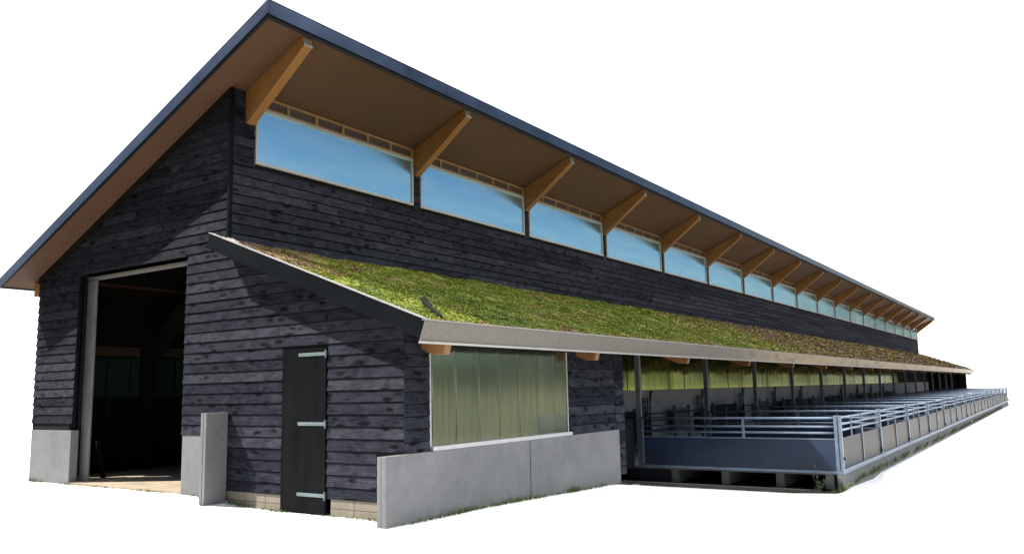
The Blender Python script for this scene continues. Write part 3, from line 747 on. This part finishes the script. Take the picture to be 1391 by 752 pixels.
# ------------------------------------------------------------------ sky, sun
w=bpy.data.worlds.new('World'); sc.world=w; w.use_nodes=True; nt=w.node_tree; nt.nodes.clear(); N=nt.nodes.new; Lk=nt.links.new
out=N('ShaderNodeOutputWorld'); sky=N('ShaderNodeTexSky'); sky.sky_type='NISHITA'; sky.sun_disc=False
SD=Vector((.66,.40,-.91)).normalized()
sky.sun_elevation=math.asin(-SD.z); sky.sun_rotation=math.atan2(-SD.x,-SD.y)%(2*math.pi)
bg=N('ShaderNodeBackground'); bg.inputs['Strength'].default_value=.046; Lk(sky.outputs[0],bg.inputs[0])
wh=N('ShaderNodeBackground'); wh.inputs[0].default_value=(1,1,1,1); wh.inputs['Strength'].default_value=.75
tc=N('ShaderNodeTexCoord'); sp=N('ShaderNodeSeparateXYZ'); Lk(tc.outputs['Generated'],sp.inputs[0])
def mth(op,a,b=None):
    x=N('ShaderNodeMath'); x.operation=op
    for k,q in enumerate((a,b)):
        if q is None: continue
        if isinstance(q,(int,float)): x.inputs[k].default_value=q
        else: Lk(q,x.inputs[k])
    return x.outputs[0]
def mr(src,a,b):
    x=N('ShaderNodeMapRange'); x.interpolation_type='SMOOTHSTEP'; x.inputs[1].default_value=a; x.inputs[2].default_value=b; Lk(src,x.inputs[0]); return x.outputs[0]
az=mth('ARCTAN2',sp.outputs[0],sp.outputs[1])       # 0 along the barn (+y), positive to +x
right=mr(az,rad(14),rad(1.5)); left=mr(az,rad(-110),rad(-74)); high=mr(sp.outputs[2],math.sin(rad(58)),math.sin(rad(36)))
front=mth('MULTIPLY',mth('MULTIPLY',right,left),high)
sky_fill=mth('MULTIPLY',mr(sp.outputs[2],math.sin(rad(27)),math.sin(rad(42))),mth('MULTIPLY',mr(sp.outputs[0],.05,.4),mr(sp.outputs[1],-.45,.05)))   # unseen bright sky patch added to light the shaded pen side
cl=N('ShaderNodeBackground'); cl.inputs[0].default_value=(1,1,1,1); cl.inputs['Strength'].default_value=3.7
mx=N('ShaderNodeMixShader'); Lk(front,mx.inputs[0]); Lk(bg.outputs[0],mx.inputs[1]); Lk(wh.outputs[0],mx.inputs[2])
mx2=N('ShaderNodeMixShader'); Lk(sky_fill,mx2.inputs[0]); Lk(mx.outputs[0],mx2.inputs[1]); Lk(cl.outputs[0],mx2.inputs[2]); Lk(mx2.outputs[0],out.inputs[0])
sl=bpy.data.lights.new('sun','SUN'); sl.energy=5.0; sl.angle=rad(.5); sl.color=(1,.955,.88)
so=bpy.data.objects.new('sun',sl); COL.objects.link(so); so.rotation_euler=SD.to_track_quat('-Z','Y').to_euler(); so.location=(-20,-20,30)

# ------------------------------------------------------------------ camera
fpx,yaw,p,r=1102.181,.58831,.137727,.0211253
fw=Vector((-math.sin(yaw)*math.cos(p),math.cos(yaw)*math.cos(p),math.sin(p))); rt0=Vector((math.cos(yaw),math.sin(yaw),0)); dn0=fw.cross(rt0)
rt=rt0*math.cos(r)+dn0*math.sin(r); dn=-rt0*math.sin(r)+dn0*math.cos(r)
cam=bpy.data.cameras.new('camera'); cam.sensor_width=36; cam.lens=36*fpx/1391; cam.clip_end=3000; cam.clip_start=.05
co=bpy.data.objects.new('camera',cam); COL.objects.link(co)
co.matrix_world=Matrix(((rt.x,-dn.x,-fw.x,11.1),(rt.y,-dn.y,-fw.y,-8.3),(rt.z,-dn.z,-fw.z,1.7),(0,0,0,1)))
sc.camera=co
sc.view_settings.view_transform='Standard'; sc.view_settings.look='None'; sc.view_settings.gamma=1; sc.view_settings.use_curve_mapping=False
sc.view_settings.exposure=1.15
sc.render.film_transparent=False
